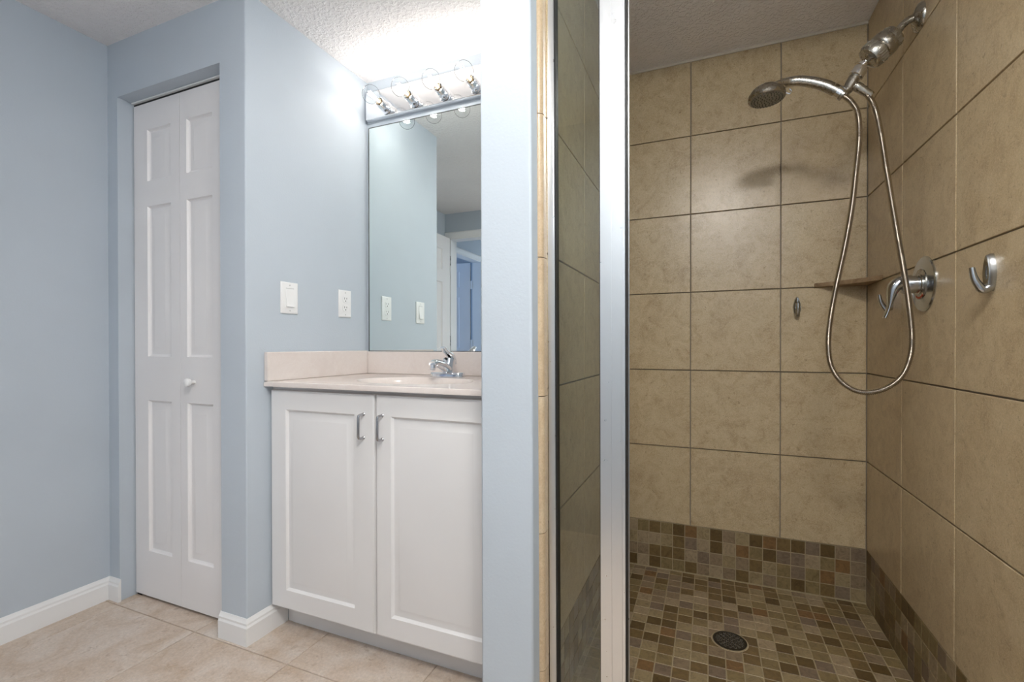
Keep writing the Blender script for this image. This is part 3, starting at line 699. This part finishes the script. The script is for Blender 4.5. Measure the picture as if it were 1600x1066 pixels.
mb = MB(); mb.lathe([(0.012, 0), (0.0185, 0.002), (0.0195, 0.006), (0.0195, 0.020), (0.0205, 0.021), (0.0205, 0.028), (0.018, 0.030)], n0, nd, 32); mb.build('swivel_nut', M_CHROME, ar)
mb = MB(); b0 = n0 + nd * 0.028; b1 = Vector((0.391, AY, 1.826)); b2 = Vector((0.375, AY - 0.001, 1.815))
mb.tube(catmull([b0, (b0 + b1) / 2, b1, b2], 0.004), 0.0155, 20)
mb.tube([Vector((0.400, AY, 1.840)), Vector((0.416, AY, 1.829))], 0.011, 16)
mb.build('diverter_bracket', M_NICKEL, ar)

# ------------------------------------------------------------------ hand shower
hs = empty('hand_shower', (0.172, AY, 1.86)); thing(hs, 'chrome hand shower with round spray head resting in the bracket', 'hand shower')
pth = catmull([(0.381, AY - 0.002, 1.8085), (0.360, AY - 0.002, 1.828), (0.330, AY - 0.002, 1.850), (0.293, AY - 0.002, 1.868), (0.258, AY - 0.002, 1.879), (0.232, AY - 0.002, 1.880), (0.212, AY - 0.002, 1.876), (0.190, AY - 0.002, 1.870)], 0.006); n = len(pth)
mb = MB(); mb.tube(pth, [0.0170 - 0.0055 * (i / n) ** 2 for i in range(n)], 24, flat=[0.0165 - 0.003 * (i / n) + 0.02 * max(0, i / n - 0.75) * 4 for i in range(n)]); mb.build('handle', M_NICKEL, hs)
mb = MB(); mb.lathe([(0.0182, -0.004), (0.0182, 0.010), (0.0165, 0.012)], Vector((0.372, AY - 0.002, 1.817)), (-0.74, 0, 0.67), 28); mb.build('collar', M_CHROME, hs)
hc = Vector((0.174, AY - 0.002, 1.848)); ha = Vector((0.03, -0.04, -1)).normalized()
mb = MB(); mb.lathe([(0.001, -0.034), (0.018, -0.033), (0.034, -0.027), (0.046, -0.017), (0.0525, -0.006), (0.0545, 0.002), (0.0545, 0.008), (0.052, 0.011)], hc, ha, 48)
hd = mb.build('spray_head', M_NICKEL, hs)
mb = MB(); mb.lathe([(0.0515, 0.0105), (0.050, 0.012), (0.001, 0.0125)], hc, ha, 48); fc = mb.build('spray_face', M_SPRAY, hs)
mb = MB(); hu = ha.cross(Vector((0, 1, 0))).normalized(); hw = ha.cross(hu)
for rr, nn in ((0.044, 30), (0.036, 24), (0.027, 16), (0.017, 10), (0.007, 4)):
    for i in range(nn):
        q = 2 * math.pi * i / nn; mb.lathe([(0.0019, 0.012), (0.0013, 0.0155)], hc + (hu * math.cos(q) + hw * math.sin(q)) * rr, ha, 6)
mb.build('nozzles', M_NOZZLE, fc)
mb = MB(); mb.tube(catmull([(0.224, AY - 0.012, 1.846), (0.236, AY - 0.012, 1.838), (0.242, AY - 0.012, 1.846), (0.236, AY - 0.012, 1.853)], 0.003), 0.0025, 8); mb.build('spray_lever', M_CHROME, hs)

# ------------------------------------------------------------------ hose
HP = [(0.383, 1.709, 1.806), (0.4005, 1.704, 1.780), (0.4138, 1.7, 1.7423), (0.4151, 1.69, 1.6676), (0.4047, 1.68, 1.561), (0.3904, 1.665, 1.4451), (0.37, 1.65, 1.331), (0.3466, 1.635, 1.2178), (0.3316, 1.63, 1.1243), (0.325, 1.62, 1.0494), (0.333, 1.62, 0.988), (0.3581, 1.62, 0.944), (0.3935, 1.62, 0.9194), (0.4296, 1.62, 0.9171), (0.4679, 1.62, 0.9329), (0.4981, 1.62, 0.9641), (0.515, 1.62, 1.0104), (0.5205, 1.62, 1.0669), (0.5147, 1.622, 1.1556), (0.5047, 1.625, 1.2461), (0.4959, 1.64, 1.3391), (0.4867, 1.66, 1.4529), (0.4772, 1.68, 1.5693), (0.4675, 1.69, 1.668), (0.456, 1.70, 1.75), (0.443, 1.708, 1.791), (0.428, 1.711, 1.814)]
pth = catmull(HP, 0.0011)
ho = empty('shower_hose', (0.40, 1.62, 0.92)); thing(ho, 'ribbed steel shower hose hanging in a long loop from the bracket', 'hose')
mb = MB(); mb.tube(pth, [0.0072 + 0.0014 * math.cos(2 * math.pi * i / 4) for i in range(len(pth))], 10); mb.build('hose', M_HOSE, ho, smooth=80)
mb = MB(); mb.lathe([(0.0115, 0), (0.0135, 0.002), (0.0135, 0.014), (0.0125, 0.016), (0.0128, 0.030), (0.011, 0.034), (0.0105, 0.052), (0.009, 0.055)], (0.412, 1.711, 1.832), (0.71, -0.03, -0.70), 24); mb.build('end_nut', M_NICKEL, ho)

# ------------------------------------------------------------------ valve
VY, VZ = 1.676, 1.223
va = empty('shower_valve', (SXR, VY, VZ)); thing(va, 'chrome shower valve with round plate and lever on the right tile wall', 'shower valve')
mb = MB(); mb.lathe([(0.078, 0), (0.078, 0.002), (0.075, 0.005), (0.055, 0.008), (0.030, 0.010), (0.001, 0.0105)], (SXR - 0.0002, VY, VZ), (-1, 0, 0), 64)
es = mb.build('round_plate', M_HOOK, va)
mb = MB(); mb.lathe([(0.043, 0), (0.043, 0.0015), (0.001, 0.002)], (SXR - 0.0095, VY, VZ), (-1, 0, 0), 40); mb.build('dial_ring', M_NICKEL, es)
mb = MB()
R = []
for i in range(13):
    q = math.radians(-125 + i * 5.8)
    R.append([(SXR - 0.0115, VY + r * math.cos(q), VZ + r * math.sin(q)) for r in (0.036, 0.041)] + [(SXR - 0.0123, VY + r * math.cos(q), VZ + r * math.sin(q)) for r in (0.041, 0.036)])
mb.rings(R); mb.build('temperature_mark', M_RED, es)
mb = MB(); mb.lathe([(0.027, 0), (0.027, 0.004), (0.025, 0.006), (0.025, 0.038), (0.0235, 0.042), (0.012, 0.044)], (SXR - 0.0095, VY, VZ), (-1, 0, 0), 40); mb.build('sleeve', M_HOOK, va)
mb = MB(); pth = catmull([(0.530, VY, VZ + 0.004), (0.512, VY, VZ + 0.006), (0.497, VY, VZ - 0.006), (0.490, VY, VZ - 0.030), (0.486, VY, VZ - 0.055), (0.480, VY, VZ - 0.078), (0.474, VY, VZ - 0.094)], 0.005); n = len(pth)
ra = [0.0235 - 0.014 * min(1, (i / n) * 1.5) for i in range(n)]
mb.tube(pth, [max(0.005, 0.0235 - 0.024 * min(1, (i / n) * 1.1)) for i in range(n)], 24, flat=[0.0235 - 0.0125 * min(1, (i / n) * 1.5) for i in range(n)]); mb.build('lever', M_HOOK, va)

# ------------------------------------------------------------------ hooks
def hook(name, loc, rz, label):
    """robe hook: leaf-shaped pad on the wall (local +y = out of wall) and a prong curling up from its foot"""
    e = empty(name, (0, 0, 0)); thing(e, label, 'hook', 'chrome robe hooks on the shower tiles')
    mb = MB(); R = []
    for k, (s, d) in enumerate([(1.0, 0.0), (1.0, 0.006), (0.90, 0.0125), (0.68, 0.0115), (0.45, 0.008), (0.05, 0.0075)]):
        ring = []
        for i in range(40):
            q = 2 * math.pi * i / 40; zz_ = math.sin(q); xx = math.cos(q) * (1 - 0.28 * zz_ * (1 if zz_ > 0 else -0.15))
            ring.append((0.0145 * s * xx, d, 0.0405 * (s if k < 3 else s * 0.95 + 0.03) * zz_))
        R.append(ring)
    mb.rings(R); p = mb.build('wall_pad', M_HOOK, e)
    mb = MB(); pth = catmull([(0, 0.004, -0.030), (0, 0.016, -0.0365), (0, 0.024, -0.027), (0, 0.031, -0.012), (0, 0.0345, 0.004), (0, 0.0355, 0.012)], 0.003); n = len(pth)
    mb.tube(pth, [0.0095 - 0.0035 * i / n for i in range(n)], 16, flat=[0.0100 - 0.0055 * i / n for i in range(n)]); q = mb.build('prong', M_HOOK, e)
    e.matrix_world = Matrix.Translation(Vector(loc)) @ Matrix.Rotation(math.radians(rz), 4, 'Z')
    return e
hook('robe_hook', (SXR - 0.0003, 1.328, 1.2065), 90, 'chrome robe hook alone on the right tile wall, clear of the hose and valve')
hook('robe_hook', (0.332, SYB - 0.0003, 1.205), 180, 'chrome robe hook on the back tile wall, left of the hanging hose')
hook('robe_hook', (SXR - 0.0003, 1.925, 1.2065), 90, 'chrome robe hook half hidden behind the valve lever')

# ------------------------------------------------------------------ corner shelf
cs = MB(); a, b_ = (0.391, SYB - 0.0005), (SXR - 0.0005, 2.014)
R = []
import itertools
nn = 14; fr = []
for i in range(nn + 1):
    t_ = i / nn; x = a[0] + (b_[0] - a[0]) * t_; y = a[1] + (b_[1] - a[1]) * t_; j = 0.0015 * math.sin(i * 2.3) - 0.012 * math.sin(math.pi * t_)
    fr.append((x - j * 0.7 * -1 * -1, y - j * 0.7 * -1 * -1))
poly = fr + [(SXR - 0.0005, SYB - 0.0005)]
cs.prism(poly, 1.279, 1.296); cs.c = [(0.5, 0.2, 0.7)] * len(cs.f)
thing(cs.build('corner_shelf', M_SHELF, bevel=0.002), 'small triangular brown stone shelf in the shower corner', 'shelf')

# ------------------------------------------------------------------ floor drain
dr = empty('floor_drain', (DX, DY, SZ)); thing(dr, 'round dark metal drain set in the mosaic shower floor', 'drain')
mb = MB(); mb.lathe([(DR + 0.004, 0), (DR + 0.003, 0.0012), (DR - 0.001, 0.0014), (DR - 0.001, 0.0002)], (DX, DY, SZ + 0.0002), (0, 0, 1), 56, 0, True, True)
mb.build('rim', M_GROUT_M, dr)
# perforated grate: strips between the holes
mb = MB()
mb.lathe([(0.0525, 0), (0.0525, 0.0022), (0.047, 0.0028), (0.046, 0.0020)], (DX, DY, SZ + 0.0006), (0, 0, 1), 48, 0, True, True)
hol = []
for ri, nh in ((0.039, 16), (0.029, 12), (0.019, 8), (0.0085, 4)):
    for i in range(nh): hol.append((ri, 2 * math.pi * (i + 0.5 * (nh % 8 == 4)) / nh, 2 * math.pi * ri / nh))
gr = mb.build('grate', metal('dark_steel', (0.06, 0.055, 0.045), 0.35), dr)
mb = MB()
for r, q, _ in hol: mb.lathe([(0.0036, 0), (0.0036, 0.0009)], (DX + r * math.cos(q), DY + r * math.sin(q), SZ + 0.0025), (0, 0, 1), 10)
mb.build('holes', M_DARK, gr)
mb = MB()
for r, q, _ in hol: mb.lathe([(0.0045, 0), (0.0042, 0.0008), (0.0033, 0.0008), (0.0033, 0.0)], (DX + r * math.cos(q), DY + r * math.sin(q), SZ + 0.0026), (0, 0, 1), 12, 0, False, False)
mb.build('hole_collars', metal('worn_steel', (0.42, 0.40, 0.36), 0.25), gr)

# ------------------------------------------------------------------ ceiling light above the room, and an added fill light
def ceiling_light(x, y, label, dome, mat):
    cl = empty('ceiling_light', (x, y, ZC)); thing(cl, label, 'ceiling light')
    if dome:
        mb = MB(); mb.lathe([(0.19, 0), (0.19, 0.016), (0.185, 0.020)], (x, y, ZC - 0.0002), (0, 0, -1), 48); mb.build('base_ring', M_NICKEL, cl)
        mb = MB(); P = [(0.178 * math.cos(q), 0.020 + 0.050 * math.sin(q)) for q in [math.radians(a) for a in range(0, 91, 9)]]
        mb.lathe(P, (x, y, ZC), (0, 0, -1), 48, 0, True, True); mb.build('glass_dome', mat, cl)
    else:
        mb = MB(); mb.lathe([(0.088, 0), (0.125, 0), (0.124, 0.004), (0.108, 0.009), (0.090, 0.006), (0.088, 0)], (x, y, ZC - 0.0002), (0, 0, -1), 48, 0, False, False); mb.build('trim_ring', M_TRIM, cl)
        mb = MB(); mb.lathe([(0.088, 0), (0.087, 0.004), (0.05, 0.0055), (0.001, 0.006)], (x, y, ZC - 0.0005), (0, 0, -1), 48, 0, True, True); mb.build('lens', mat, cl)
ceiling_light(0.10, 0.0, 'round frosted dome light on the ceiling in front of the shower entry', True, M_DOME)
ceiling_light(-0.66, 0.80, 'added recessed fill light, out of view in front of the vanity alcove', False, M_LENS)  # unseen fill light added to brighten the alcove side wall
